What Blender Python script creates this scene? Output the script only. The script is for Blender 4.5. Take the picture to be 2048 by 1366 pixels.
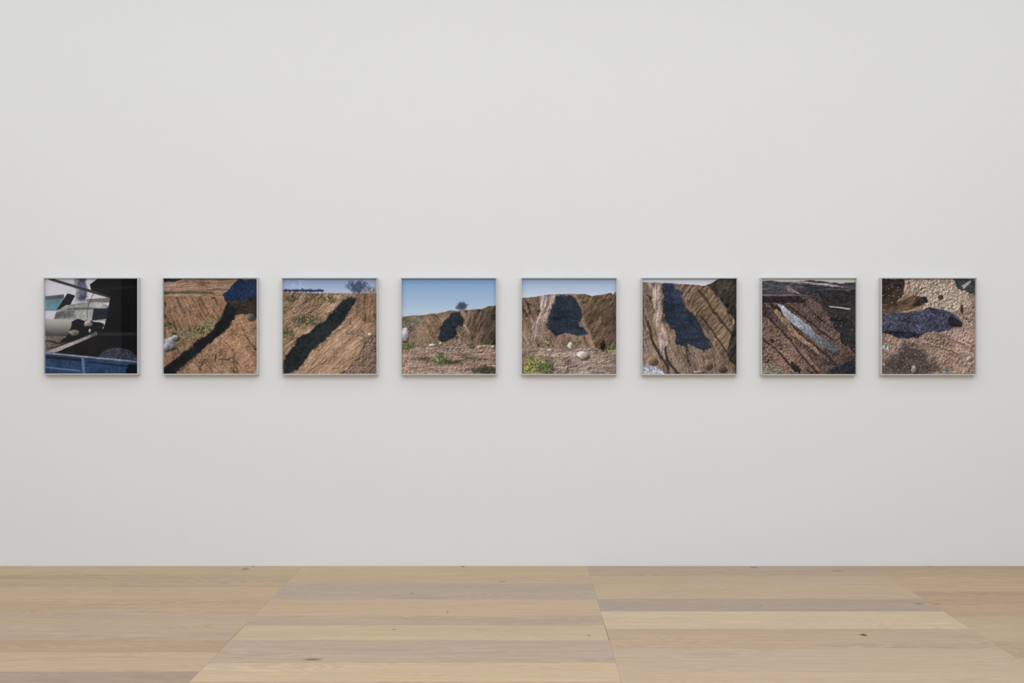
import bpy, bmesh, math, random
import numpy as np
from mathutils import Vector

for o in list(bpy.data.objects):
    bpy.data.objects.remove(o, do_unlink=True)
scene = bpy.context.scene
COL = scene.collection

# ------------------------------------------------------------------ camera, world, light, exposure
D = 6.35            # distance camera - wall (m)
S = 309.0           # pixels per metre on the wall plane (image 2048 px wide)
F = D * S           # focal length in pixels
VX, VY = 1045.0, 687.0      # vanishing point of the depth direction
CAM = (21.0 / S, -D, (1132.0 - VY) / S)
cam_d = bpy.data.cameras.new('camera')
cam_d.sensor_width = 36.0
cam_d.lens = F / 2048.0 * 36.0
cam_d.shift_x = -(VX - 1024.0) / 2048.0
cam_d.shift_y = (VY - 683.0) / 2048.0
cam = bpy.data.objects.new('camera', cam_d)
COL.objects.link(cam)
cam.location = CAM
cam.rotation_euler = (math.pi / 2, 0, 0)
scene.camera = cam

w = bpy.data.worlds.new('world'); scene.world = w
w.use_nodes = True
w.node_tree.nodes['Background'].inputs[0].default_value = (0.9, 0.95, 1.0, 1)
w.node_tree.nodes['Background'].inputs[1].default_value = 0.15

def area(name, loc, sx, sy, power, col=(1, 1, 1), rot=(0, 0, 0)):
    d = bpy.data.lights.new(name, 'AREA')
    d.shape = 'RECTANGLE'; d.size = sx; d.size_y = sy
    d.energy = power; d.color = col
    o = bpy.data.objects.new(name, d); COL.objects.link(o)
    o.location = loc; o.rotation_euler = rot
    return o
LC = (0.915, 1.0, 1.105)
area('ceiling_strip_near_wall', (0.0, -1.5, 4.95), 12.0, 0.8, 80, LC)
area('ceiling_strip_second', (0.0, -2.6, 4.95), 12.0, 1.2, 10, LC)
area('ceiling_strip_middle', (0.0, -4.2, 4.95), 12.0, 2.2, 145, LC)
area('ceiling_strip_fourth', (0.0, -6.5, 4.95), 12.0, 2.2, 205, LC)
area('ceiling_strip_rear', (0.0, -9.5, 4.95), 12.0, 2.2, 310, LC)

vs = scene.view_settings
vs.view_transform = 'Standard'; vs.look = 'None'; vs.gamma = 1.0
vs.exposure = 0.0
vs.use_curve_mapping = False

# ------------------------------------------------------------------ helpers
def s2l(c):
    c = np.asarray(c, dtype=float)
    return np.where(c <= 0.04045, c / 12.92, ((c + 0.055) / 1.055) ** 2.4)
def rgb(r, g, b):
    return tuple(float(x) for x in s2l(np.array([r, g, b]) / 255.0))

def new_mat(name):
    m = bpy.data.materials.new(name); m.use_nodes = True
    nt = m.node_tree
    b = nt.nodes['Principled BSDF']
    return m, nt, b
def N(nt, typ, **kw):
    n = nt.nodes.new(typ)
    for k, v in kw.items():
        setattr(n, k, v)
    return n
def math_node(nt, op, a, b=None, c=None, clamp=False):
    n = nt.nodes.new('ShaderNodeMath'); n.operation = op; n.use_clamp = clamp
    for i, x in enumerate((a, b, c)):
        if x is None: continue
        if isinstance(x, (int, float)): n.inputs[i].default_value = x
        else: nt.links.new(x, n.inputs[i])
    return n.outputs[0]

def box_bm(bm, x0, x1, y0, y1, z0, z1):
    v = [bm.verts.new(p) for p in ((x0, y0, z0), (x1, y0, z0), (x1, y1, z0), (x0, y1, z0),
                                   (x0, y0, z1), (x1, y0, z1), (x1, y1, z1), (x0, y1, z1))]
    fs = []
    for idx in ((0, 3, 2, 1), (4, 5, 6, 7), (0, 1, 5, 4), (1, 2, 6, 5), (2, 3, 7, 6), (3, 0, 4, 7)):
        fs.append(bm.faces.new([v[i] for i in idx]))
    return fs
def obj(name, bm, mat, parent=None):
    me = bpy.data.meshes.new(name)
    bm.normal_update(); bm.to_mesh(me); bm.free()
    o = bpy.data.objects.new(name, me); COL.objects.link(o)
    if mat: me.materials.append(mat)
    if parent: o.parent = parent
    return o

# ------------------------------------------------------------------ wall paint
def wall_material():
    m, nt, b = new_mat('white_wall_paint')
    tc = N(nt, 'ShaderNodeNewGeometry')
    pos = tc.outputs['Position']
    n1 = N(nt, 'ShaderNodeTexNoise'); n1.inputs['Scale'].default_value = 2.2; n1.inputs['Detail'].default_value = 4
    nt.links.new(pos, n1.inputs['Vector'])
    f = math_node(nt, 'MULTIPLY_ADD', n1.outputs[0], 0.012, 0.994)
    # small scuffs and nail marks in the paint: (pixel x, pixel y, radius m, strength)
    marks = [(951, 52, 0.003, 0.35), (1711, 97, 0.003, 0.45), (155, 118, 0.045, 0.012), (248, 95, 0.02, 0.010),
             (158, 1076, 0.003, 0.12), (370, 1085, 0.012, 0.03), (1492, 430, 0.015, 0.012), (340, 8, 0.012, 0.01)]
    sep = N(nt, 'ShaderNodeSeparateXYZ'); nt.links.new(pos, sep.inputs[0])
    for px, py, r, s in marks:
        X = (px - 1024) / S; Z = (1132 - py) / S
        dx = math_node(nt, 'SUBTRACT', sep.outputs[0], X); dz = math_node(nt, 'SUBTRACT', sep.outputs[2], Z)
        d = math_node(nt, 'SQRT', math_node(nt, 'ADD', math_node(nt, 'MULTIPLY', dx, dx), math_node(nt, 'MULTIPLY', dz, dz)))
        mr = N(nt, 'ShaderNodeMapRange'); mr.interpolation_type = 'SMOOTHSTEP'
        nt.links.new(d, mr.inputs[0])
        mr.inputs[1].default_value = r * 0.4; mr.inputs[2].default_value = r
        mr.inputs[3].default_value = 1 - s; mr.inputs[4].default_value = 1.0
        f = math_node(nt, 'MULTIPLY', f, mr.outputs[0])
    mx = N(nt, 'ShaderNodeVectorMath', operation='SCALE')
    mx.inputs[0].default_value = (0.800, 0.797, 0.790)
    nt.links.new(f, mx.inputs['Scale'])
    nt.links.new(mx.outputs[0], b.inputs['Base Color'])
    b.inputs['Roughness'].default_value = 0.85
    b.inputs['Specular IOR Level'].default_value = 0.2
    nb = N(nt, 'ShaderNodeTexNoise'); nb.inputs['Scale'].default_value = 90; nb.inputs['Detail'].default_value = 3
    nt.links.new(pos, nb.inputs['Vector'])
    bp = N(nt, 'ShaderNodeBump'); bp.inputs['Strength'].default_value = 0.05; bp.inputs['Distance'].default_value = 0.002
    nt.links.new(nb.outputs[0], bp.inputs['Height']); nt.links.new(bp.outputs[0], b.inputs['Normal'])
    return m
M_WALL = wall_material()
m_ceil, _, bb = new_mat('ceiling_paint'); bb.inputs['Base Color'].default_value = (0.8, 0.8, 0.79, 1); bb.inputs['Roughness'].default_value = 0.9

m_grey, _, bb = new_mat('reflection_dimming_wall_grey'); bb.inputs['Base Color'].default_value = (0.26, 0.26, 0.265, 1); bb.inputs['Roughness'].default_value = 0.9  # unseen wall's dark tone is invented, to keep reflections in the glass dim
XL, XR, YF, ZC = -7.0, 7.5, -11.0, 5.0
def structure(name, x0, x1, y0, y1, z0, z1, mat):
    bm = bmesh.new(); box_bm(bm, x0, x1, y0, y1, z0, z1)
    o = obj(name, bm, mat); o['kind'] = 'structure'; return o
structure('wall_back', XL - .15, XR + .15, 0, 0.15, -0.05, ZC, M_WALL)
structure('wall_left', XL - .15, XL, YF, 0, -0.05, ZC, M_WALL)
structure('wall_right', XR, XR + .15, YF, 0, -0.05, ZC, M_WALL)
structure('wall_front', XL - .15, XR + .15, YF - .15, YF, -0.05, ZC, m_grey)
structure('ceiling', XL - .15, XR + .15, YF - .15, 0.15, ZC, ZC + .1, m_ceil)

# ------------------------------------------------------------------ oak plank floor
def wood_material():
    m, nt, b = new_mat('oiled_oak_planks')
    geo = N(nt, 'ShaderNodeNewGeometry'); pos = geo.outputs['Position']
    col = N(nt, 'ShaderNodeAttribute'); col.attribute_name = 'plank_colour'
    rnd = N(nt, 'ShaderNodeAttribute'); rnd.attribute_name = 'plank_random'   # offsets for every plank
    off = N(nt, 'ShaderNodeVectorMath', operation='MULTIPLY_ADD')
    nt.links.new(rnd.outputs['Vector'], off.inputs[0])
    off.inputs[1].default_value = (37.0, 53.0, 29.0)
    nt.links.new(pos, off.inputs[2])
    p = off.outputs[0]
    def stretched(sx, sy, scale, detail, rough=0.55, dist=0.0):
        mp = N(nt, 'ShaderNodeVectorMath', operation='MULTIPLY'); mp.inputs[1].default_value = (sx, sy, 1.0)
        nt.links.new(p, mp.inputs[0])
        n = N(nt, 'ShaderNodeTexNoise'); n.inputs['Scale'].default_value = scale
        n.inputs['Detail'].default_value = detail; n.inputs['Roughness'].default_value = rough
        n.inputs['Distortion'].default_value = dist
        nt.links.new(mp.outputs[0], n.inputs['Vector'])
        return n.outputs[0]
    sepc = N(nt, 'ShaderNodeSeparateXYZ'); nt.links.new(p, sepc.inputs[0])
    # annual rings cut lengthwise: bands across the width, bent by a slow field -> cathedral figure
    field = stretched(1.0, 4.5, 1.1, 2.0, 0.45, 0.3)
    ph = math_node(nt, 'MULTIPLY_ADD', sepc.outputs[1], 150.0, math_node(nt, 'MULTIPLY', field, 120.0))
    rings = math_node(nt, 'SINE', ph)
    rings = math_node(nt, 'MULTIPLY_ADD', rings, 0.5, 0.5)
    rings = math_node(nt, 'POWER', rings, 1.6)
    figure = stretched(0.8, 5.0, 1.0, 2.0)                   # where the figure shows
    figm = N(nt, 'ShaderNodeMapRange'); figm.inputs[1].default_value = 0.42; figm.inputs[2].default_value = 0.68
    nt.links.new(figure, figm.inputs[0])
    rings = math_node(nt, 'MULTIPLY', math_node(nt, 'SUBTRACT', rings, 0.42), math_node(nt, 'MULTIPLY_ADD', figm.outputs[0], 0.14, 0.03))
    streak = math_node(nt, 'MULTIPLY', math_node(nt, 'SUBTRACT', stretched(1.2, 40, 2.2, 4, 0.65), 0.5), 0.50)
    fine = math_node(nt, 'MULTIPLY', math_node(nt, 'SUBTRACT', stretched(9, 260, 2.0, 3, 0.7), 0.5), 0.34)
    broad = math_node(nt, 'MULTIPLY', math_node(nt, 'SUBTRACT', stretched(0.7, 5.0, 1.3, 2), 0.5), 0.22)
    tot = math_node(nt, 'ADD', math_node(nt, 'ADD', rings, streak), math_node(nt, 'ADD', fine, broad))
    f = math_node(nt, 'ADD', tot, 1.0)
    # knots: pixel x, pixel y, half length m, half width m, strength
    knots = [(1727, 1270, .020, .022, .85), (625, 1319, .045, .018, .55), (491, 1138, .030, .035, .45), (506, 1133, .012, .02, .5),
             (823, 1187, .012, .012, .5), (788, 1259, .014, .010, .55), (1178, 1271, .012, .012, .5), (926, 1133, .012, .02, .75),
             (1521, 1211, .010, .010, .4), (1508, 1135, .030, .018, .5), (1837, 1207.5, .030, .012, .5), (1874, 1208, .030, .009, .45),
             (895, 1224, .006, .035, .3), (1674, 1142, .045, .025, .25), (1859, 1133, .02, .012, .45), (960, 1259, .05, .008, .2),
             (1004, 1163, .03, .025, .2), (475, 1315, .03, .006, .25)]
    sp = N(nt, 'ShaderNodeSeparateXYZ'); nt.links.new(pos, sp.inputs[0])
    wob = N(nt, 'ShaderNodeTexNoise'); wob.inputs['Scale'].default_value = 60; nt.links.new(pos, wob.inputs['Vector'])
    wobv = math_node(nt, 'MULTIPLY_ADD', wob.outputs[0], 0.9, 0.55)
    for px, py, a, c, s in knots:
        dist = D * (1132 - VY) / (py - VY)
        Y = -D + dist; X = CAM[0] + (px - VX) / F * dist
        dx = math_node(nt, 'DIVIDE', math_node(nt, 'SUBTRACT', sp.outputs[0], X), a)
        dy = math_node(nt, 'DIVIDE', math_node(nt, 'SUBTRACT', sp.outputs[1], Y), c)
        d = math_node(nt, 'SQRT', math_node(nt, 'ADD', math_node(nt, 'MULTIPLY', dx, dx), math_node(nt, 'MULTIPLY', dy, dy)))
        d = math_node(nt, 'MULTIPLY', d, wobv)
        mr = N(nt, 'ShaderNodeMapRange'); mr.interpolation_type = 'SMOOTHSTEP'
        nt.links.new(d, mr.inputs[0]); mr.inputs[1].default_value = 0.35; mr.inputs[2].default_value = 1.25
        mr.inputs[3].default_value = 1 - s; mr.inputs[4].default_value = 1.0
        f = math_node(nt, 'MULTIPLY', f, mr.outputs[0])
    sc = N(nt, 'ShaderNodeVectorMath', operation='SCALE')
    nt.links.new(col.outputs['Color'], sc.inputs[0]); nt.links.new(f, sc.inputs['Scale'])
    # slow drift between a greyer and a warmer oak tone
    hue = stretched(0.9, 6.0, 1.6, 3)
    hm = N(nt, 'ShaderNodeMapRange'); hm.inputs[1].default_value = 0.35; hm.inputs[2].default_value = 0.65
    nt.links.new(hue, hm.inputs[0])
    tint = N(nt, 'ShaderNodeMix'); tint.data_type = 'RGBA'
    nt.links.new(hm.outputs[0], tint.inputs[0])
    tint.inputs[6].default_value = (0.985, 0.99, 1.045, 1); tint.inputs[7].default_value = (1.015, 1.0, 0.965, 1)
    fin = N(nt, 'ShaderNodeVectorMath', operation='MULTIPLY')
    nt.links.new(sc.outputs[0], fin.inputs[0]); nt.links.new(tint.outputs[2], fin.inputs[1])
    nt.links.new(fin.outputs[0], b.inputs['Base Color'])
    b.inputs['Roughness'].default_value = 0.55
    b.inputs['Specular IOR Level'].default_value = 0.25
    bp = N(nt, 'ShaderNodeBump'); bp.inputs['Strength'].default_value = 0.15; bp.inputs['Distance'].default_value = 0.0006
    nt.links.new(f, bp.inputs['Height']); nt.links.new(bp.outputs[0], b.inputs['Normal'])
    return m
FLOOR_GAIN = (1.0, 0.975, 0.935)
def build_floor():
    rng = random.Random(5)
    def zy(z):                                   # reading from a 5.689x enlargement that starts at pixel row 1126
        py = 1126 + z / 5.689
        return 0.0 if z < 40 else -D + D * (1132 - VY) / (py - VY)
    A, B, C = (607 - 1024) / S, (1175.0 - 1024) / S, (1744 - 1024) / S
    bays = {
        'a': (-3.6, A, [32, 130, 275, 410, 545, 712, 880, 1018, 1235, 1420],
              [(185, 165, 134), (176, 155, 127), (185, 162, 132), (179, 156, 127), (177, 158, 133), (176, 157, 133), (172, 149, 120), (182, 160, 131), (161, 140, 121)]),
        'b': (A, B, [36, 135, 235, 415, 600, 710, 880, 1135, 1350, 1480],
              [(186, 166, 135), (183, 164, 134), (174, 157, 138), (186, 164, 134), (174, 155, 135), (187, 167, 137), (174, 156, 137), (188, 168, 138), (180, 156, 128)]),
        'c': (B, C, [36, 148, 238, 410, 550, 750, 970, 1240, 1440],
              [(173, 155, 135), (182, 164, 136), (184, 165, 134), (167, 149, 133), (194, 175, 147), (177, 156, 132), (181, 162, 138), (184, 163, 138)]),
        'd': (C, 4.3, [36, 155, 325, 605, 890, 1080, 1300],
              [(177, 156, 124), (183, 159, 128), (175, 151, 124), (181, 161, 130), (167, 149, 124), (180, 158, 131)]),
    }
    tones = [(183, 163, 133), (176, 156, 130), (187, 166, 136), (172, 154, 136), (180, 158, 128)]
    planks = []
    for k, (x0, x1, rows, cols) in bays.items():
        ys = [zy(z) for z in rows]; ys[0] = 0.0
        for i, c in enumerate(cols):
            g0 = g1 = 0.0003
            if k == 'a' and i == 5: g1 = 0.0018
            if k == 'b' and i == 5: g1 = 0.0018
            planks.append((x0 + g0, x1 - g1, ys[i + 1], ys[i], c))
        y = ys[-1]
        while y > YF:
            y2 = max(YF, y - rng.choice((.17, .2, .24, .27)))
            planks.append((x0 + .0003, x1 - .0003, y2, y, rng.choice(tones))); y = y2
    for x0, x1 in ((XL, -5.3), (-5.3, -3.6), (4.3, 6.0), (6.0, XR)):
        y = 0.0
        while y > YF:
            y2 = max(YF, y - rng.choice((.17, .2, .24, .27)))
            planks.append((x0 + .0003, x1 - .0003, y2, y, rng.choice(tones))); y = y2
    bm = bmesh.new()
    lc = bm.loops.layers.float_color.new('plank_colour'); lr = bm.loops.layers.float_color.new('plank_random')
    def paint(faces, c, r):
        for f in faces:
            for l in f.loops:
                l[lc] = (*c, 1); l[lr] = (*r, 1)
    for x0, x1, y0, y1, c in planks:
        g = 0.0003
        top = -0.0025 if y1 == 0.0 else -g      # a hairline joint along the wall
        fs = box_bm(bm, x0, x1, y0 + g, y1 + top, -0.012, 0.0)
        cc = tuple(v * g_ for v, g_ in zip(rgb(*c), FLOOR_GAIN))
        paint(fs, cc, (rng.random(), rng.random(), rng.random()))
    paint(box_bm(bm, XL, XR, YF, 0.0, -0.05, -0.0125), (0.035, 0.026, 0.018), (0.5, .5, .5))
    o = obj('floor', bm, wood_material()); o['kind'] = 'structure'
build_floor()

# ------------------------------------------------------------------ the prints (procedural pictures stored as point colours)
G = 240
uu, vv = np.meshgrid(np.linspace(0, 1, G), np.linspace(0, 1, G))       # v runs downwards
def vnoise(x, y, seed):
    r = np.random.RandomState(seed % 9973); T = r.rand(256, 256)
    xi = np.floor(x).astype(int); yi = np.floor(y).astype(int)
    fx = x - xi; fy = y - yi; fx = fx * fx * (3 - 2 * fx); fy = fy * fy * (3 - 2 * fy)
    a = T[yi % 256, xi % 256]; b = T[yi % 256, (xi + 1) % 256]
    c = T[(yi + 1) % 256, xi % 256]; d = T[(yi + 1) % 256, (xi + 1) % 256]
    return (a * (1 - fx) + b * fx) * (1 - fy) + (c * (1 - fx) + d * fx) * fy
def fbm(x, y, seed, octv=4, gain=0.55):
    s = 0; a = 1; t = 0
    for i in range(octv):
        s = s + a * vnoise(x * 2 ** i + 17 * i, y * 2 ** i + 31 * i, seed + i); t += a; a *= gain
    return s / t - 0.5
def rot(u, v, deg):
    a = math.radians(deg); return u * math.cos(a) + v * math.sin(a), -u * math.sin(a) + v * math.cos(a)
def ss(x, a, b):
    t = np.clip((x - a) / (b - a), 0, 1); return t * t * (3 - 2 * t)
def poly(pts, rough=0.0, seed=1, fr=14, soft=0.005):
    """soft mask of a polygon, its outline roughened by noise"""
    U = uu + rough * (fbm(uu * fr, vv * fr, seed, 4, .65)); V = vv + rough * (fbm(uu * fr, vv * fr, seed + 50, 4, .65))
    inside = np.zeros(U.shape, bool); dist = np.full(U.shape, 9.0)
    n = len(pts)
    for i in range(n):
        x1, y1 = pts[i]; x2, y2 = pts[(i + 1) % n]
        cond = ((y1 > V) != (y2 > V)) & (U < (x2 - x1) * (V - y1) / ((y2 - y1) if y2 != y1 else 1e-9) + x1)
        inside ^= cond
        dx, dy = x2 - x1, y2 - y1; L = dx * dx + dy * dy + 1e-12
        t = np.clip(((U - x1) * dx + (V - y1) * dy) / L, 0, 1)
        dist = np.minimum(dist, np.hypot(U - x1 - t * dx, V - y1 - t * dy))
    sd = np.where(inside, dist, -dist)
    return ss(sd, -soft, soft)
def line(profile, rough=0.012, seed=3, fr=12, soft=0.004):
    xs, ys = zip(*profile)
    h = np.interp(uu, xs, ys) + rough * fbm(uu * fr, uu * 0, seed, 5, .6)
    return ss(vv - h, -soft, soft)
def put(img, mask, c):
    c = np.asarray(c, float)
    if c.ndim == 1: c = c[None, None, :]
    return img * (1 - mask[..., None]) + c * mask[..., None]
def flat(c): return np.ones((G, G, 3)) * np.array(c, float)
def tone(c, k, keep=.65):
    """brighten or darken a colour field by k, highlights drifting towards grey"""
    c = flat(c); grey = c.mean(-1, keepdims=True) * .98
    hi = np.clip(k - 1, 0, None)[..., None]; lo = np.clip(k, 0, 1)[..., None]
    return c * lo + (keep * c + (1 - keep) * grey * 1.1) * hi
def earth(c, deg=90, seed=10, relief=1.0, sx=22, sy=6, stone=0.5, amp=0.35):
    """bare ground in a landscape picture: furrows running along deg, clods and stones"""
    x, y = rot(uu, vv, deg)
    wx = fbm(uu * 4, vv * 4, seed + 7, 3) * 0.06
    sy = sy * .6
    X, Y = x * sy, (y + wx) * sx
    h = fbm(X, Y, seed, 4, .6) * 1.0
    e = 0.006
    xs, ys_ = rot(uu + e, vv + e * .7, deg)
    h2 = fbm(xs * sy, (ys_ + wx) * sx, seed, 4, .6)
    a1, b1 = rot(uu, vv, 33)
    shade = (np.tanh((h - h2) * 9) * .24 + .34 * h * 1.2 + .55 * fbm(a1 * 15 + 40, b1 * 15 + 40, seed + 90, 4, .7)) * relief
    a1, b1 = rot(uu, vv, 33); a2, b2 = rot(uu + .004, vv + .004, 33)
    f1 = fbm(a1 * 46 + 60, b1 * 46 + 60, seed + 30, 3, .8); f2 = fbm(a2 * 46 + 60, b2 * 46 + 60, seed + 30, 3, .8)
    clod = np.tanh((f1 - f2) * 6) * .36 * stone
    cr = np.abs(fbm(X * .7, Y * .6, seed + 20, 3)); crack = ss(-cr, -.022, -.004) * .38 * relief
    big = fbm(uu * 3.5, vv * 3.5, seed + 40, 3) * amp * 1.6
    st = ss(fbm(uu * 70, vv * 70, seed + 50, 2, .9), .30, .40) * .5 * stone
    k = np.clip(.97 + shade + clod + big - crack + st * .6, .22, 1.6)
    c = np.array(c, float); c = c * .88 + c.mean() * .12
    out = tone(c, k)
    hue = fbm(uu * 7, vv * 7, seed + 60, 3)[..., None]
    return out * (1 + hue * np.array([0.05, 0.0, -0.10]))
def dark(c, seed, speck=0.5, hl=0.0):
    n = fbm(uu * 80, vv * 80, seed, 2, 0.9); b = fbm(uu * 7, vv * 7, seed + 9, 3)
    o = tone(c, np.clip(.92 + speck * n * 1.4 + 0.5 * b, 0.2, 2.2))
    if hl:
        r = np.random.RandomState(seed).rand(G, G)
        o = o + (r > 0.90)[..., None] * hl * np.array([40, 42, 54.0]) + (r < .1)[..., None] * hl * -22
    return o
def sky(top, bot, h):
    t = np.clip(vv / h, 0, 1)[..., None]
    return np.array(top, float) * (1 - t) + np.array(bot, float) * t
def stones(img, spots, seed=2):
    for i, (x, y, rx, ry, c) in enumerate(spots):
        d = np.hypot((uu - x) / rx, (vv - y) / ry) + 0.8 * fbm(uu * 34, vv * 34, seed + i, 3)
        m = ss(-d, -1.12, -0.88)
        lit = 1 + .35 * np.tanh(((x - uu) / rx + (y - vv) / ry) * 1.2)
        tex = dark(c, seed + i, 0.3) * lit[..., None]
        sh = ss(-(np.hypot((uu - x - rx * .25) / rx, (vv - y - ry * .45) / ry)), -1.15, -0.85)
        img = put(img, sh * 0.6, (34, 28, 24)); img = put(img, m, tex)
    return img
def rubble(img, mask, n, seed, cols, q=(.004, .010)):
    r = np.random.RandomState(seed)
    for i in range(n):
        x, y = r.rand(), r.rand(); a = q[0] + (q[1] - q[0]) * r.rand() ** 2
        if mask[min(G - 1, int(y * G)), min(G - 1, int(x * G))] < .5: continue
        i0, i1 = max(0, int((y - 3 * a) * G)), int((y + 3 * a) * G) + 2; j0, j1 = max(0, int((x - 3 * a) * G)), int((x + 3 * a) * G) + 2
        U, V = uu[i0:i1, j0:j1], vv[i0:i1, j0:j1]
        d = np.hypot((U - x) / a, (V - y) / (a * .7)); s = np.hypot((U - x - a * .5) / a, (V - y - a * .6) / (a * .6))
        img[i0:i1, j0:j1] = img[i0:i1, j0:j1] * (1 - .6 * ss(-s, -1.3, -.7))[..., None]
        m = ss(-d, -1.2, -.6)[..., None] * .85
        img[i0:i1, j0:j1] = img[i0:i1, j0:j1] * (1 - m) + np.array(cols[i % len(cols)], float) * m
    return img
def tuft(img, x, y, rx, ry, c, seed, dens=0.52):
    d = np.hypot((uu - x) / rx, (vv - y) / ry) + 1.3 * fbm(uu * 26, vv * 22, seed, 4, .7)
    leaf = fbm(uu * 85, vv * 62, seed + 5, 2, 0.9) + 0.5
    m = ss(-d, -1.15, -0.5) * ss(leaf, dens - 0.10, dens + 0.08)
    img = put(img, ss(-d, -1.15, -0.4) * 0.7, np.array(c) * 0.42)
    return put(img, m, tone(c, .55 + .95 * leaf, .75))
def furrow(img, pts, w_, c, seed, a=.8):
    for i in range(len(pts) - 1):
        (x1, y1), (x2, y2) = pts[i], pts[i + 1]
        U = uu + .03 * fbm(uu * 16, vv * 16, seed, 3); V = vv + .03 * fbm(uu * 16, vv * 16, seed + 3, 3)
        dx, dy = x2 - x1, y2 - y1; t = np.clip(((U - x1) * dx + (V - y1) * dy) / (dx * dx + dy * dy), 0, 1)
        img = put(img, ss(-np.hypot(U - x1 - t * dx, V - y1 - t * dy), -w_, -w_ * .3) * a, c)
    return img
LT = [(196, 184, 172), (176, 156, 136), (150, 128, 110), (120, 98, 80)]

def print_yard():
    im = flat((200, 198, 206)); im += (fbm(uu * 3, vv * 3, 4)[..., None]) * 14
    for (x, w_, s, a) in ((.405, .055, 5, .95), (.335, .035, 8, .5)):
        c = x + 0.05 * fbm(vv * 6, vv * 0, s, 4)
        dd_ = np.abs(uu - c) + .05 * fbm(uu * 16, vv * 16, s + 2, 4, .7)
        im = put(im, ss(-dd_, -w_, -w_ * .35) * ss(-vv, -.27, -.2) * a, tone((74, 74, 92), 1 + 1.0 * fbm(uu * 20, vv * 20, s + 4, 3)))
    im = put(im, poly([(0, .20), (.20, .17), (.19, .30), (.13, .34), (0, .34)], 0.004), dark((106, 148, 160), 3, .2))
    im = put(im, poly([(0, .185), (.20, .165), (.20, .205), (0, .225)]), dark((92, 84, 88), 31, .2))
    im = put(im, poly([(.24, .155), (.32, .18), (.26, .30), (.12, .33)], .012), dark((34, 34, 36), 4, .4))
    im = put(im, poly([(.45, .215), (.70, .20), (.70, .25), (.45, .26)]), dark((128, 114, 108), 5, .2))
    im = put(im, poly([(.22, .28), (.40, .25), (.60, .25), (.70, .30), (.70, .45), (.08, .45), (.11, .35)], .02, 7), dark((166, 168, 164), 6, .3))
    im = put(im, poly([(.12, .35), (.32, .33), (.30, .40), (.10, .43)], .02, 9), dark((120, 118, 120), 8, .4))
    im = put(im, poly([(.24, .31), (.56, .305), (.56, .32), (.24, .33)], .01, 10), dark((96, 96, 94), 8, .3))
    t = np.clip((vv - .42) / .19, 0, 1); tank = 176 - 128 * t ** 1.5 + 14 * fbm(uu * 10, vv * 30, 3, 3)
    im = put(im, poly([(0, .425), (.36, .43), (.34, .61), (0, .61)], .004), np.dstack([tank, tank * .985, tank * .95]))
    im = put(im, poly([(0, .605), (.3, .61), (.45, .66), (.30, .74), (0, .78)], .03, 12), dark((112, 102, 94), 12, .6))
    im = furrow(im, [(0, .66), (.2, .68), (.3, .66)], .012, (36, 32, 30), 4); im = furrow(im, [(.02, .73), (.22, .70)], .01, (40, 36, 34), 6)
    im = put(im, poly([(.30, .45), (.42, .42), (.64, .46), (.64, .68), (.36, .68), (.16, .68), (.24, .58)], .08, 13, 9), dark((22, 23, 24), 13, .5))
    for a, b2 in (((.20, .66), (.31, .52)), ((.24, .67), (.35, .53))): im = furrow(im, [a, b2], .010, (26, 26, 26), 8)
    im = stones(im, [(.46, .47, .045, .032, (158, 150, 148)), (.31, .57, .05, .03, (128, 122, 110)), (.48, .55, .015, .02, (168, 164, 118)), (.63, .52, .015, .02, (150, 150, 148))], 21)
    im = put(im, poly([(.52, .315), (.68, .31), (.67, .42), (.50, .44)], .01), dark((36, 44, 56), 14, .3))
    im = put(im, poly([(.56, 0), (1.01, 0), (1.01, .62), (.60, .60), (.66, .42), (.70, .20), (.50, .13), (.48, .06)], .008), dark((15, 15, 16), 15, .5))
    im = put(im, poly([(.50, .11), (1.01, .07), (1.01, .085), (.60, .13)], .004), (30, 29, 28))
    im = put(im, poly([(.0, -.01), (.09, 0), (.52, .125), (.70, .19), (.69, .205), (.48, .145), (.06, .02)], 0, soft=.003), (58, 57, 56))
    im = furrow(im, [(.53, .15), (.46, .27), (.45, .40)], .005, (44, 44, 44), 9)
    im = put(im, poly([(.05, .80), (.55, .57), (1.01, .56), (1.01, .90), (.10, .80)], .006), dark((20, 18, 18), 16, .5))
    im = put(im, poly([(.56, .565), (1.01, .565), (1.01, .60), (.58, .60)], .004), dark((40, 38, 36), 17, .3))
    im = put(im, poly([(.0, .775), (.46, .60), (.54, .565), (.56, .59), (.48, .625), (.12, .775), (.0, .79)], .010), dark((172, 160, 158), 17, .25))
    im = put(im, poly([(.49, .59), (.55, .55), (.57, .58), (.50, .62)], .01), dark((84, 88, 100), 18, .3))
    m = poly([(.53, .84), (.66, .745), (.80, .72), (.94, .77), (1.01, .84), (1.01, .90)], .03, 8)
    im = put(im, m, dark((52, 54, 66), 18, .8, 1.1))
    im = put(im, poly([(0, .77), (1.01, .87), (1.01, 1.01), (0, 1.01)], .003), dark((40, 66, 100), 19, .5))
    im = put(im, poly([(0, .775), (1.01, .87), (1.01, .885), (0, .79)], .006), dark((150, 150, 154), 20, .4))
    im = put(im, poly([(0, .81), (.42, .85), (.42, .875), (0, .84)], .004), (20, 26, 36))
    im = put(im, poly([(.46, .87), (1.01, .93), (1.01, .945), (.46, .885)], .004), (24, 32, 46))
    im = put(im, poly([(0, .925), (.38, .965), (.38, .98), (0, .94)], .003), (92, 110, 140))
    im = put(im, poly([(.385, .83), (.42, .83), (.43, 1.01), (.40, 1.01)], .006), dark((90, 112, 142), 22, .3))
    im = put(im, poly([(.9, .90), (1.01, .91), (1.01, 1.01), (.86, 1.01)], .01), (16, 18, 22))
    return im
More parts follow.
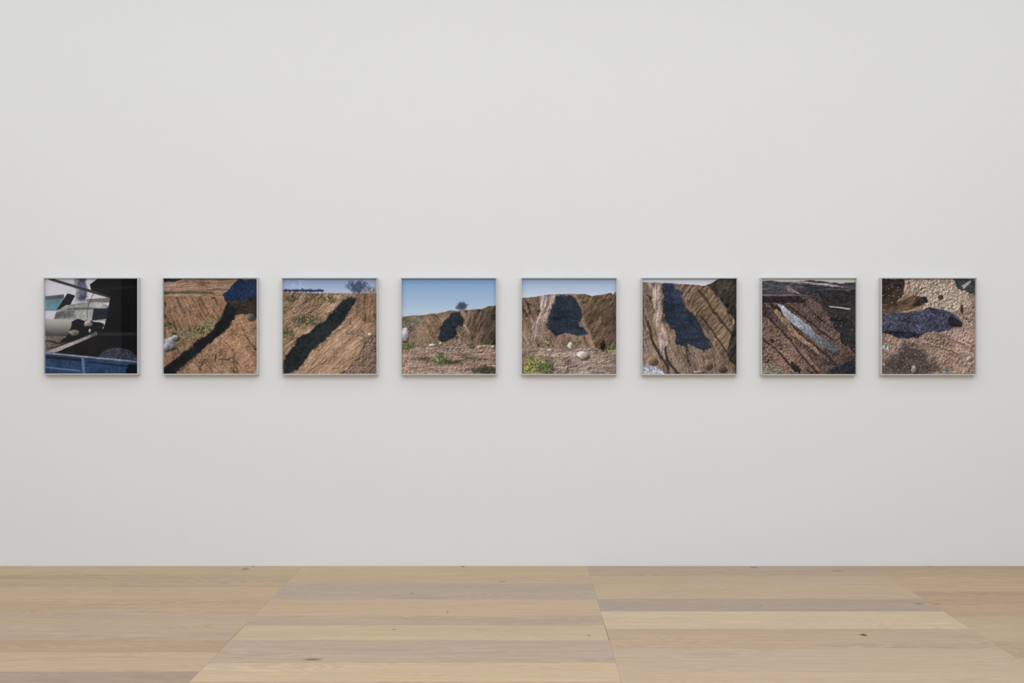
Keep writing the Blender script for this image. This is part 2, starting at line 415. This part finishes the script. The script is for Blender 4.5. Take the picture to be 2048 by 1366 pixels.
def print_gully():
    im = earth((150, 114, 88), 62, 11, 1.0, 26, 5, .5, .2)
    im = put(im, poly([(-.01, .0), (1.01, 0), (1.01, .2), (.5, .19), (-.01, .19)], .01), earth((160, 126, 106), 0, 12, .8, 46, 3, .3, .15))
    im = put(im, poly([(0, .0), (.20, 0), (.14, .03), (0, .04)], .04, 3, 20), dark((40, 50, 70), 5, .5))
    im = put(im, poly([(0, .14), (.30, .125), (.52, .135), (.55, .165), (.3, .155), (0, .165)], .015, 4), dark((88, 86, 66), 7, .6))
    im = put(im, poly([(.0, .60), (.55, .42), (.62, .46), (.50, .56), (0, .80)], .08, 14), earth((136, 118, 88), 40, 15, .6, 20, 8, 1.0, .3))
    im = tuft(im, .05, .49, .07, .05, (104, 100, 68), 6, .5); im = tuft(im, .40, .54, .15, .05, (122, 116, 80), 16, .6)
    im = rubble(im, poly([(0, .5), (.35, .45), (.3, .62), (0, .85)], .02), 220, 5, LT)
    im = stones(im, [(.06, .68, .055, .06, (150, 146, 154)), (.12, .62, .04, .03, (140, 138, 142)), (.02, .72, .03, .04, (158, 154, 160)), (.10, .71, .03, .03, (126, 122, 130))], 5)
    im = put(im, poly([(1.01, .38), (.70, .38), (.60, .55), (.3, .86), (.18, 1.01), (1.01, 1.01)], .03, 17), earth((160, 122, 92), 50, 18, .8, 12, 6, .7, .25))
    # a far dark-blue hill and, below it, a gully lying in shade
    im = put(im, poly([(.80, 0), (1.01, 0), (1.01, .22), (.86, .26), (.66, .24), (.62, .17), (.70, .09)], .06, 22, 8), dark((34, 50, 80), 23, .6))
    im = put(im, poly([(.64, .21), (.86, .24), (1.01, .18), (1.01, .40), (.86, .36), (.72, .38)], .07, 24, 9), earth((58, 50, 44), 20, 25, 1, 18, 6, .7, .4))
    im = put(im, poly([(.67, .26), (.77, .31), (.74, .44), (.60, .60), (.40, .76), (.20, .92), (.06, 1.01), (0, 1.01), (0, .93), (.16, .82), (.34, .68), (.52, .54), (.63, .42)], .09, 26, 9, .012), dark((30, 31, 34), 27, .6))
    im = rubble(im, poly([(.4, .8), (.8, .5), (1, .5), (1, 1), (.3, 1)], .02), 160, 15, LT)
    im = stones(im, [(.93, .40, .05, .035, (104, 98, 92))], 31)
    im = furrow(im, [(.56, .80), (.55, .87)], .010, (44, 32, 24), 3); im = furrow(im, [(.82, .62), (.74, .58), (.66, .65)], .004, (92, 64, 46), 5)
    return im
def print_slope():
    im = sky((140, 156, 194), (178, 190, 210), .15)
    g = line([(0, .14), (.4, .15), (.75, .155), (1, .15)], .01)
    for i in range(26):
        x = i * .017 + .004
        im = put(im, ss(-np.hypot((uu - x) / .013, (vv - .125) / (.012 + .012 * ((i * 7) % 5) / 5)) - fbm(uu * 40, vv * 40, i, 2), -1.1, -.6), (52, 66, 92))
    im = put(im, g, earth((168, 134, 106), 140, 33, .75, 18, 6, .5, .2))
    im = put(im, g * poly([(0, .15), (.75, .15), (.55, .32), (.2, .56), (0, .66)], .05, 35), earth((146, 118, 92), 145, 36, .8, 22, 9, .9, .3))
    im = tuft(im, .09, .205, .07, .035, (88, 80, 56), 8, .45); im = tuft(im, .30, .18, .06, .03, (128, 116, 84), 9)
    im = tuft(im, .50, .22, .10, .04, (130, 122, 88), 11, .6); im = tuft(im, .24, .44, .18, .06, (126, 120, 90), 10, .60); im = tuft(im, .05, .57, .08, .08, (118, 110, 82), 12, .56)
    im = rubble(im, poly([(0, .3), (.5, .2), (.3, .5), (0, .65)], .02), 260, 6, LT)
    im = put(im, g * poly([(1.01, .15), (.78, .16), (.74, .3), (.86, .45), (1.01, .5)], .04, 38), earth((136, 106, 82), 95, 39, .8, 18, 6, .7, .25))
    im = put(im, poly([(1.01, .5), (.9, .66), (.75, .88), (.6, 1.01), (1.01, 1.01)], .1, 41), earth((128, 102, 84), 130, 42, .6, 16, 8, 1.3, .3))
    im = rubble(im, poly([(1, .3), (.8, .6), (.55, 1), (1, 1)], .02), 420, 26, LT)
    im = tuft(im, .80, .085, .11, .075, (66, 80, 104), 43, .42); im = tuft(im, .93, .12, .09, .035, (140, 138, 142), 44, .45)
    im = put(im, poly([(.69, .18), (.77, .19), (.72, .34), (.60, .48), (.46, .62), (.30, .80), (.18, .93), (.06, .99), (0, 1.0), (0, .80), (.18, .64), (.40, .46), (.58, .29)], .10, 45, 8, .014), dark((38, 44, 46), 46, .6))
    im = stones(im, [(.93, .585, .022, .014, (196, 188, 176))], 47)
    im = furrow(im, [(.84, .55), (.86, .57)], .010, (58, 38, 30), 3); im = furrow(im, [(.78, .85), (.81, .84)], .008, (44, 32, 24), 3)
    return im
def hill_picture(seed, skyc, horizon, base, deg, blot, blotc, ground=None, extra=None):
    im = sky(*skyc)
    g = line(horizon, .02, seed)
    im = put(im, g, earth(base, deg, seed, 1.0, 24, 5, .6, .25))
    for pts, c, d in (extra or []):
        im = put(im, g * poly(pts, .06, seed + 5 + len(pts), 9, .012), earth(c, d, seed + 6 + len(pts) + int(c[0]), 1.0, 24, 5, .7, .3))
    im = put(im, g * poly(blot, .10, seed + 8, 10, .010), dark(blotc, seed + 9, .55) * (1 + .5 * fbm(uu * 6, vv * 34, seed + 3, 3))[..., None])
    if ground:
        gm = line([(0, ground[0]), (1, ground[1])], .04, seed + 11)
        im = put(im, gm, earth(ground[2], 0, seed + 12, .9, 34, 8, .9, .2))
        im = rubble(im, gm, 300, seed + 13, LT)
    return im
def print_ridge():
    im = hill_picture(51, ((126, 162, 202), (186, 202, 218), .38), [(0, .40), (.2, .385), (.35, .365), (.5, .34), (.75, .325), (.85, .32), (.93, .29), (1, .28)],
                      (146, 120, 98), 52,
                      [(.50, .36), (.62, .35), (.67, .42), (.66, .50), (.57, .55), (.55, .64), (.44, .66), (.36, .60), (.42, .47)], (42, 48, 56), (.68, .70, (158, 132, 114)),
                      [([(0, .39), (.33, .38), (.10, .56), (0, .58)], (134, 118, 98), 20), ([(.66, .34), (1.01, .26), (1.01, .74), (.74, .66), (.68, .5)], (116, 94, 76), 115),
                       ([(.90, .34), (1.01, .28), (1.01, .74), (.84, .66), (.9, .5)], (84, 72, 56), 125)])
    im = stones(im, [(.03, .58, .035, .07, (190, 190, 200)), (.33, .695, .035, .012, (200, 188, 178)), (.41, .68, .015, .015, (196, 186, 176)), (.83, .715, .03, .012, (176, 166, 156)), (.97, .715, .02, .015, (182, 172, 160))], 55)
    im = tuft(im, .05, .71, .09, .05, (100, 110, 76), 56); im = tuft(im, .42, .85, .10, .07, (124, 136, 88), 57)
    im = tuft(im, .73, .83, .10, .02, (96, 100, 70), 58); im = tuft(im, .24, .84, .09, .02, (98, 96, 74), 59)
    im = tuft(im, .88, .965, .16, .05, (62, 66, 50), 60, .5); im = tuft(im, .75, .71, .05, .03, (88, 100, 66), 61); im = tuft(im, .5, .88, .15, .03, (84, 84, 62), 62)
    im = tuft(im, .64, .29, .06, .045, (62, 72, 92), 63, .40)       # a bush on the skyline
    return im
def print_outcrop():
    im = hill_picture(71, ((148, 172, 206), (202, 212, 224), .2), [(0, .205), (.1, .195), (.3, .165), (.5, .155), (.68, .16), (.74, .185), (.85, .17), (.94, .145), (.97, .17), (1, .13)],
                      (142, 116, 96), 62,
                      [(.36, .20), (.48, .17), (.58, .22), (.63, .33), (.62, .46), (.68, .58), (.58, .62), (.46, .57), (.34, .60), (.25, .50), (.30, .36)], (44, 51, 64), (.72, .74, (156, 134, 120)),
                      [([(.2, .17), (.37, .17), (.33, .30), (.2, .55), (.08, .68), (.1, .5), (.2, .35)], (172, 148, 138), 105),
                       ([(.56, .16), (1.01, .12), (1.01, .76), (.8, .74), (.7, .5)], (112, 90, 68), 125), ([(.76, .19), (1.01, .3), (1.01, .72), (.86, .45)], (86, 70, 54), 125)])
    im = stones(im, [(.51, .70, .025, .035, (200, 204, 186)), (.645, .80, .065, .04, (208, 192, 184)), (.86, .70, .03, .05, (40, 36, 30)), (.30, .75, .03, .012, (180, 162, 154))], 75)
    im = tuft(im, .12, .92, .19, .14, (146, 146, 84), 76, .46); im = tuft(im, .27, .95, .10, .09, (98, 102, 70), 77)
    im = tuft(im, .93, .75, .05, .05, (134, 138, 84), 78); im = tuft(im, .62, .655, .025, .035, (112, 124, 88), 79)
    im = tuft(im, .27, .68, .03, .05, (150, 144, 98), 80, .55)
    return im
def print_crag():
    im = hill_picture(91, ((194, 196, 212), (216, 220, 230), .07), [(0, .04), (.2, .045), (.45, .055), (.65, .07), (.78, .03), (.86, -.02), (1, -.04)],
                      (136, 114, 96), 72,
                      [(.22, .08), (.34, .06), (.43, .14), (.46, .28), (.58, .42), (.66, .58), (.74, .70), (.66, .77), (.52, .72), (.38, .70), (.33, .54), (.24, .42), (.20, .22)], (47, 55, 71), None,
                      [([(.08, .06), (.20, .06), (.21, .38), (.27, .66), (.25, .86), (.16, .66), (.12, .3)], (170, 146, 134), 95),
                       ([(.37, .06), (.7, .07), (1.01, .55), (1.01, 1.01), (.8, .75), (.5, .33)], (122, 100, 80), 128)])
    im = put(im, poly([(.83, 0), (1.01, 0), (1.01, .95), (.9, .8), (.98, .45), (.80, .17), (.70, .07)], .05, 9), earth((62, 57, 46), 120, 92, 1, 20, 6, .7, .3))
    im = furrow(im, [(.60, .12), (.78, .36), (.95, .58)], .022, (50, 42, 32), 13, .7); im = furrow(im, [(.62, .40), (.78, .60), (.9, .78)], .012, (46, 38, 32), 14, .8)
    im = furrow(im, [(.06, .45), (.12, .68), (.20, .82), (.28, .95)], .02, (50, 40, 34), 15, .8); im = furrow(im, [(.45, .80), (.50, .90)], .008, (66, 52, 44), 16); im = furrow(im, [(.55, .78), (.60, .92)], .008, (60, 48, 40), 17)
    im = put(im, poly([(0, .90), (.14, .91), (.26, 1.01), (0, 1.01)], .03, 14), dark((172, 172, 184), 95, .8))
    im = furrow(im, [(.25, .72), (.27, .86), (.38, 1.0)], .018, (46, 42, 40), 18, .85)
    im = rubble(im, poly([(.3, .88), (1, .85), (1, 1), (.3, 1)], .02), 260, 46, LT)
    im = stones(im, [(.70, .90, .04, .045, (128, 104, 92)), (.11, .86, .05, .04, (152, 126, 104)), (.60, .98, .05, .015, (162, 138, 116)), (.85, .95, .05, .03, (100, 80, 62))], 97)
    return im
def print_scree():
    im = flat((200, 200, 190))
    g = line([(0, .02), (.3, .035), (.45, .03), (.55, .02), (.7, .04), (1, .045)], .03, 111)
    im = put(im, g, earth((76, 74, 80), 0, 112, 1, 26, 8, .8, .4))
    im = put(im, poly([(.3, .04), (.42, .03), (.7, .045), (.9, .09), (.65, .07), (.5, .05)], .03, 3), dark((172, 162, 164), 4, .6))
    im = put(im, poly([(.25, .06), (.4, .14), (.42, .16), (.28, .13)], .04, 4), dark((136, 120, 118), 5, .6))
    im = put(im, poly([(0, .17), (.55, .17), (.9, .5), (1.01, .85), (1.01, 1.01), (0, 1.01)], .02, 5), earth((92, 73, 66), 40, 114, 1.4, 24, 4, 1.4, .4))
    im = put(im, poly([(0, .165), (.35, .165), (.52, .175), (.35, .18), (0, .18)], .01, 6), dark((132, 116, 112), 6, .4))
    im = put(im, poly([(0, .185), (.4, .18), (.48, .25), (.0, .25)], .04, 7), dark((42, 38, 42), 8, .8))
    im = put(im, poly([(.4, .18), (.56, .20), (.9, .60), (1.01, .75), (1.01, .20), (.7, .22), (.62, .17)], .05, 9), earth((70, 62, 56), 52, 115, 1.2, 22, 6, .9, .4))
    im = put(im, poly([(.6, .12), (1.01, .12), (1.01, .78), (.88, .7), (.72, .38)], .08, 10), earth((50, 47, 48), 20, 116, 1, 16, 8, 1, .4))
    im = put(im, poly([(.71, .285), (.95, .31), (.94, .325), (.73, .30)], .012, 11), (190, 178, 168))
    im = put(im, poly([(0, .38), (.35, .62), (.66, .98), (.5, 1.01), (0, .95)], .06, 12), earth((120, 93, 80), 42, 117, 1.3, 20, 4, 1.6, .3))
    for a in ([(.02, .36), (.25, .58), (.44, .82), (.60, 1.0)], [(.10, .28), (.35, .52), (.60, .72), (.80, .90)], [(.30, .30), (.5, .44), (.75, .64)], [(0, .62), (.2, .78), (.4, 1.0)]):
        im = furrow(im, a, .016, (44, 34, 32), int(a[0][0] * 100) + 2, .75)
    im = put(im, poly([(.13, .33), (.17, .32), (.40, .58), (.62, .76), (.60, .78), (.34, .60)], .05, 14), dark((158, 130, 106), 119, .7))
    sc = poly([(.16, .255), (.23, .275), (.36, .39), (.52, .51), (.70, .65), (.84, .75), (.77, .78), (.62, .70), (.46, .58), (.32, .46), (.23, .36)], .05, 15, 10, .008)
    t = np.clip((uu - .3) / .5, 0, 1)[..., None]
    im = put(im, sc, dark((172, 178, 190), 120, .6) * (1 - .40 * t))
    im = put(im, poly([(0, .88), (.25, .93), (.42, 1.01), (0, 1.01)], .08, 16), earth((136, 122, 104), 20, 121, .8, 20, 8, 1.2, .3))
    im = put(im, poly([(.30, .86), (.42, .94), (.40, 1.0), (.32, .95)], .05, 17), dark((46, 38, 34), 122, .6))
    im = put(im, poly([(.74, .95), (1.01, .83), (1.01, 1.01), (.70, 1.01)], .06, 18), dark((40, 42, 42), 123, .8, 1.2))
    im = rubble(im, g * ss(vv, .35, .4), 420, 9, [(150, 132, 120), (176, 160, 150), (120, 100, 92), (190, 184, 178)], (.003, .007))
    return im
def print_pool():
    im = earth((158, 130, 114), 20, 131, .7, 20, 9, 1.3, .2)
    im = put(im, poly([(.25, 0), (.85, 0), (.95, .2), (.9, .34), (.5, .36), (.35, .2)], .08, 3), earth((176, 154, 138), 70, 132, .5, 22, 14, 1.5, .15))
    im = put(im, poly([(0, 0), (.25, 0), (.24, .16), (.14, .27), (0, .28)], .04, 4), earth((58, 48, 42), 160, 133, 1, 22, 6, .6, .3))
    im = put(im, poly([(0, .27), (.14, .26), (.34, .17), (.48, .20), (.46, .28), (.30, .33), (.10, .36), (0, .38)], .03, 5), earth((98, 76, 58), 160, 134, 1, 22, 6, .5, .3))
    im = put(im, poly([(.38, .22), (.47, .19), (.49, .24), (.36, .30), (.32, .29)], .05, 6), dark((44, 40, 36), 7, .5))
    im = put(im, poly([(.78, 0), (1.01, 0), (1.01, .17), (.88, .12), (.80, .09)], .06, 7), dark((60, 64, 64), 135, .9))
    im = put(im, poly([(.86, .08), (.94, .02), (.97, .03), (.89, .11)], .03, 8), dark((176, 172, 182), 9, .4))
    pool = poly([(0, .37), (.18, .35), (.40, .345), (.52, .31), (.68, .33), (.80, .37), (.87, .46), (.85, .51), (.74, .54), (.50, .55), (.40, .60), (.20, .62), (.08, .58), (0, .53)], .05, 9, 8, .008)
    im = put(im, pool, dark((74, 75, 92), 136, .9, .8))
    im = furrow(im, [(.18, .43), (.40, .46), (.60, .42)], .012, (46, 48, 62), 19, .6)
    im = put(im, poly([(.74, .39), (.86, .45), (.85, .50), (.72, .49)], .05, 10) * pool, dark((38, 38, 44), 137, .6))
    im = put(im, poly([(.02, .54), (.30, .56), (.44, .58), (.38, .63), (.22, .62), (.08, .58)], .07, 11), dark((40, 42, 56), 138, .9, .9))
    dm = poly([(.22, .66), (.36, .68), (.52, .84), (.66, 1.01), (0, 1.01), (0, .93), (.14, .82)], .2, 12, 10, .05)
    im = put(im, dm * .75, dark((60, 52, 50), 139, 1.1, 1.0))
    im = rubble(im, 1 - pool, 700, 19, [(200, 182, 164), (170, 144, 124), (128, 106, 92), (186, 170, 160)], (.003, .009))
    im = rubble(im, dm, 260, 29, [(140, 134, 134), (90, 92, 110), (40, 38, 40), (170, 156, 142)], (.004, .010))
    im = furrow(im, [(.45, .68), (.62, .72), (.80, .78)], .008, (70, 52, 42), 23, .7); im = furrow(im, [(.7, .62), (.9, .70)], .006, (84, 62, 52), 24, .7)
    im = stones(im, [(.63, .19, .03, .022, (84, 76, 72)), (.86, .31, .018, .045, (70, 54, 48)), (.35, .95, .03, .04, (156, 146, 142)), (.94, .84, .03, .025, (186, 166, 156))], 141)
    im = tuft(im, .05, .71, .06, .035, (186, 192, 190), 142, .55); im = tuft(im, .70, .955, .035, .03, (96, 128, 118), 143, .5)
    return im

PRINT_GAIN = 1.1
def print_material():
    m, nt, b = new_mat('photographic_print')
    a = N(nt, 'ShaderNodeAttribute'); a.attribute_name = 'print_colour'
    nt.links.new(a.outputs['Color'], b.inputs['Base Color'])
    b.inputs['Roughness'].default_value = 0.6; b.inputs['Specular IOR Level'].default_value = 0.0
    return m
M_PRINT = print_material()
def print_mesh(img, w_, h_, t=0.003):
    """flat sheet with thickness t; its front (towards -y) carries the picture"""
    xs = (uu - .5) * w_; zs = (.5 - vv) * h_
    co = np.stack([xs.ravel(), np.zeros(G * G), zs.ravel()], 1)
    idx = np.arange(G * G).reshape(G, G)
    q = np.stack([idx[:-1, :-1], idx[1:, :-1], idx[1:, 1:], idx[:-1, 1:]], -1).reshape(-1, 4)
    verts = co.tolist(); faces = q.tolist()
    n = G * G
    back = [(-w_ / 2, t, h_ / 2), (w_ / 2, t, h_ / 2), (w_ / 2, t, -h_ / 2), (-w_ / 2, t, -h_ / 2)]
    verts += back
    c = [idx[0, 0], idx[0, -1], idx[-1, -1], idx[-1, 0]]
    faces.append([n, n + 1, n + 2, n + 3])
    edges = [idx[0, :], idx[:, -1], idx[-1, ::-1], idx[::-1, 0]]
    for k in range(4):
        faces.append([int(i) for i in edges[k]] + [n + (k + 1) % 4, n + k])
    me = bpy.data.meshes.new('print'); me.from_pydata(verts, [], faces)
    at = me.color_attributes.new('print_colour', 'FLOAT_COLOR', 'POINT')
    lin = s2l(np.clip(img, 3, 250) / 255.0) * PRINT_GAIN
    buf = np.ones((n + 4, 4)); buf[:n, :3] = np.clip(lin, 0, .9).reshape(-1, 3); buf[n:, :3] = 0.8
    at.data.foreach_set('color', buf.ravel().astype(np.float32))
    me.materials.append(M_PRINT)
    return me

# ------------------------------------------------------------------ frames
m_frame, nt, b = new_mat('pale_grey_lacquered_frame')
n1 = N(nt, 'ShaderNodeTexNoise'); n1.inputs['Scale'].default_value = 220
cr = N(nt, 'ShaderNodeMapRange'); cr.inputs[3].default_value = .53; cr.inputs[4].default_value = .56
nt.links.new(n1.outputs[0], cr.inputs[0])
cc = N(nt, 'ShaderNodeCombineColor'); [nt.links.new(cr.outputs[0], cc.inputs[i]) for i in range(3)]
nt.links.new(cc.outputs[0], b.inputs['Base Color']); b.inputs['Roughness'].default_value = 0.45
m_glass = bpy.data.materials.new('picture_glass'); m_glass.use_nodes = True
nt = m_glass.node_tree; nt.nodes.clear()
o_ = N(nt, 'ShaderNodeOutputMaterial'); mix = N(nt, 'ShaderNodeMixShader'); mix.inputs[0].default_value = 0.010
tr = N(nt, 'ShaderNodeBsdfTransparent'); gl = N(nt, 'ShaderNodeBsdfGlossy'); gl.inputs['Roughness'].default_value = 0.0
nt.links.new(tr.outputs[0], mix.inputs[1]); nt.links.new(gl.outputs[0], mix.inputs[2]); nt.links.new(mix.outputs[0], o_.inputs[0])

FD, LIP, REC = 0.040, 0.0068, 0.016
FS = F / (D - FD)                       # pixels per metre on the frames' front plane
def frame_mesh(W, H):
    bm = bmesh.new()
    def ring(w_, h_, y): return [bm.verts.new(p) for p in ((-w_ / 2, y, h_ / 2), (w_ / 2, y, h_ / 2), (w_ / 2, y, -h_ / 2), (-w_ / 2, y, -h_ / 2))]
    e = 0.0008
    w2, h2 = W - 2 * LIP, H - 2 * LIP
    loops = [ring(W, H, 0.0), ring(W, H, -FD + e), ring(W - 2 * e, H - 2 * e, -FD), ring(w2 + 2 * e, h2 + 2 * e, -FD), ring(w2, h2, -FD + e), ring(w2, h2, 0.0)]
    for i in range(6):
        a, b2 = loops[i], loops[(i + 1) % 6]
        for k in range(4):
            bm.faces.new((a[k], a[(k + 1) % 4], b2[(k + 1) % 4], b2[k]))
    bmesh.ops.recalc_face_normals(bm, faces=bm.faces)
    return bm
GROUP = 'framed photographs in a row on the white wall'
pics = [  # left, right, top, bottom (pixels of the front face), picture, label
    (86.1, 276.3, 555.0, 749.3, print_yard, 'pale grey frame at the far left, dark factory yard picture with blue metal below'),
    (324.0, 515.4, 555.0, 749.7, print_gully, 'grey-framed brown hillside picture with dark blue upper right corner and black diagonal band'),
    (562.8, 755.0, 555.0, 750.0, print_slope, 'grey-framed tan slope picture with thin sky strip, treeline and black diagonal band'),
    (801.3, 993.6, 555.0, 750.0, print_ridge, 'grey-framed picture with the tallest blue sky of the row above brown ridge'),
    (1041.9, 1234.6, 555.0, 750.1, print_outcrop, 'grey-framed picture of dark slope under blue sky, yellow bush at lower left'),
    (1283.0, 1475.6, 555.0, 750.1, print_crag, 'grey-framed picture of steep slope, large slate patch, sliver of white sky above'),
    (1522.3, 1714.4, 555.0, 750.4, print_scree, 'pale grey frame, dark red-brown quarry picture crossed by a pale diagonal streak'),
    (1762.0, 1954.0, 555.0, 750.3, print_pool, 'grey frame at the far right, stony ground picture with wide bluish gravel patch'),
]
for i, (l, r, t, bt, fn, label) in enumerate(pics):
    W = (r - l) / FS; H = (bt - t) / FS
    X = CAM[0] + ((l + r) / 2 - VX) / FS; Z = CAM[2] + (VY - (t + bt) / 2) / FS
    root = bpy.data.objects.new('framed_photograph', None); COL.objects.link(root)
    root.location = (X, 0.0, Z); root.empty_display_size = 0.1
    root['label'] = label; root['category'] = 'picture'; root['group'] = GROUP
    obj('frame', frame_mesh(W, H), m_frame, root)
    pr = bpy.data.objects.new('print', print_mesh(fn(), W - 2 * LIP, H - 2 * LIP)); COL.objects.link(pr)
    pr.parent = root; pr.location = (0, -FD + REC, 0)
    bm = bmesh.new(); w2, h2 = (W - 2 * LIP) / 2 - .0002, (H - 2 * LIP) / 2 - .0002
    box_bm(bm, -w2, w2, -FD + .004, -FD + .006, -h2, h2)
    obj('glazing', bm, m_glass, root)

# ------------------------------------------------------------------ exit sign on the opposite wall (seen mirrored in the third picture's glass)
def emit(name, c, s):
    m, nt, b = new_mat(name); b.inputs['Base Color'].default_value = (*c, 1)
    b.inputs['Emission Color'].default_value = (*c, 1); b.inputs['Emission Strength'].default_value = s
    return m
dd = (D - FD) + (-YF - FD)              # optical path camera - glass - rear wall
sx = CAM[0] + (596 - VX) / F * dd; sz = CAM[2] + (VY - 569.5) / F * dd
sign = bpy.data.objects.new('exit_sign', None); COL.objects.link(sign)
sign.location = (sx, YF, sz)
sign['label'] = 'lit exit sign with arrow, seen only as a faint reflection in the third picture\'s sky'
sign['category'] = 'sign'
m_house, _, b = new_mat('sign_housing'); b.inputs['Base Color'].default_value = (.7, .7, .7, 1)
bm = bmesh.new(); box_bm(bm, -.15, .15, 0, .03, -.09, .09); obj('housing', bm, m_house, sign)
bm = bmesh.new(); box_bm(bm, -.142, .142, .03, .033, -.082, .082); obj('panel', bm, emit('sign_green', (.02, .25, .12), 0.8), sign)
m_white = emit('sign_white', (.75, 1.0, .9), 5.5)
def shape(bm, polys):
    for pts in polys:                     # pts are (x, z); looking along -y (the mirror view) keeps x to the right
        a = [bm.verts.new((x, .0332, z)) for x, z in pts]; c = [bm.verts.new((x, .0345, z)) for x, z in pts]
        bm.faces.new(a); bm.faces.new(c[::-1])
        for k in range(len(pts)): bm.faces.new((a[k], a[(k + 1) % len(pts)], c[(k + 1) % len(pts)], c[k]))
    bmesh.ops.recalc_face_normals(bm, faces=bm.faces)
bm = bmesh.new()
shape(bm, [[(-.115, 0), (-.065, .05), (-.045, .05), (-.085, .009), (-.03, .009), (-.03, -.009), (-.085, -.009), (-.045, -.05), (-.065, -.05)]])
obj('arrow', bm, m_white, sign)
bm = bmesh.new()
def limb(x0, z0, x1, z1, w_):
    L = math.hypot(x1 - x0, z1 - z0); nx, nz = -(z1 - z0) / L * w_ / 2, (x1 - x0) / L * w_ / 2
    return [(x0 + nx, z0 + nz), (x1 + nx, z1 + nz), (x1 - nx, z1 - nz), (x0 - nx, z0 - nz)]
shape(bm, [[(.038 + .011 * math.cos(a), .055 + .011 * math.sin(a)) for a in [k * math.pi / 6 for k in range(12)]],
           limb(.045, .04, .06, -.008, .02), limb(.05, .035, .026, .018, .009), limb(.05, .035, .078, .012, .009),
           limb(.058, -.008, .036, -.03, .011), limb(.036, -.03, .042, -.065, .010), limb(.06, -.008, .078, -.034, .011), limb(.078, -.034, .10, -.04, .010)])
obj('running_figure', bm, m_white, sign)
bm = bmesh.new()
shape(bm, [limb(.02, -.072, .02, .072, .006), limb(.108, -.072, .108, .072, .006), limb(.02, .072, .108, .072, .006)])
obj('doorway_outline', bm, m_white, sign)
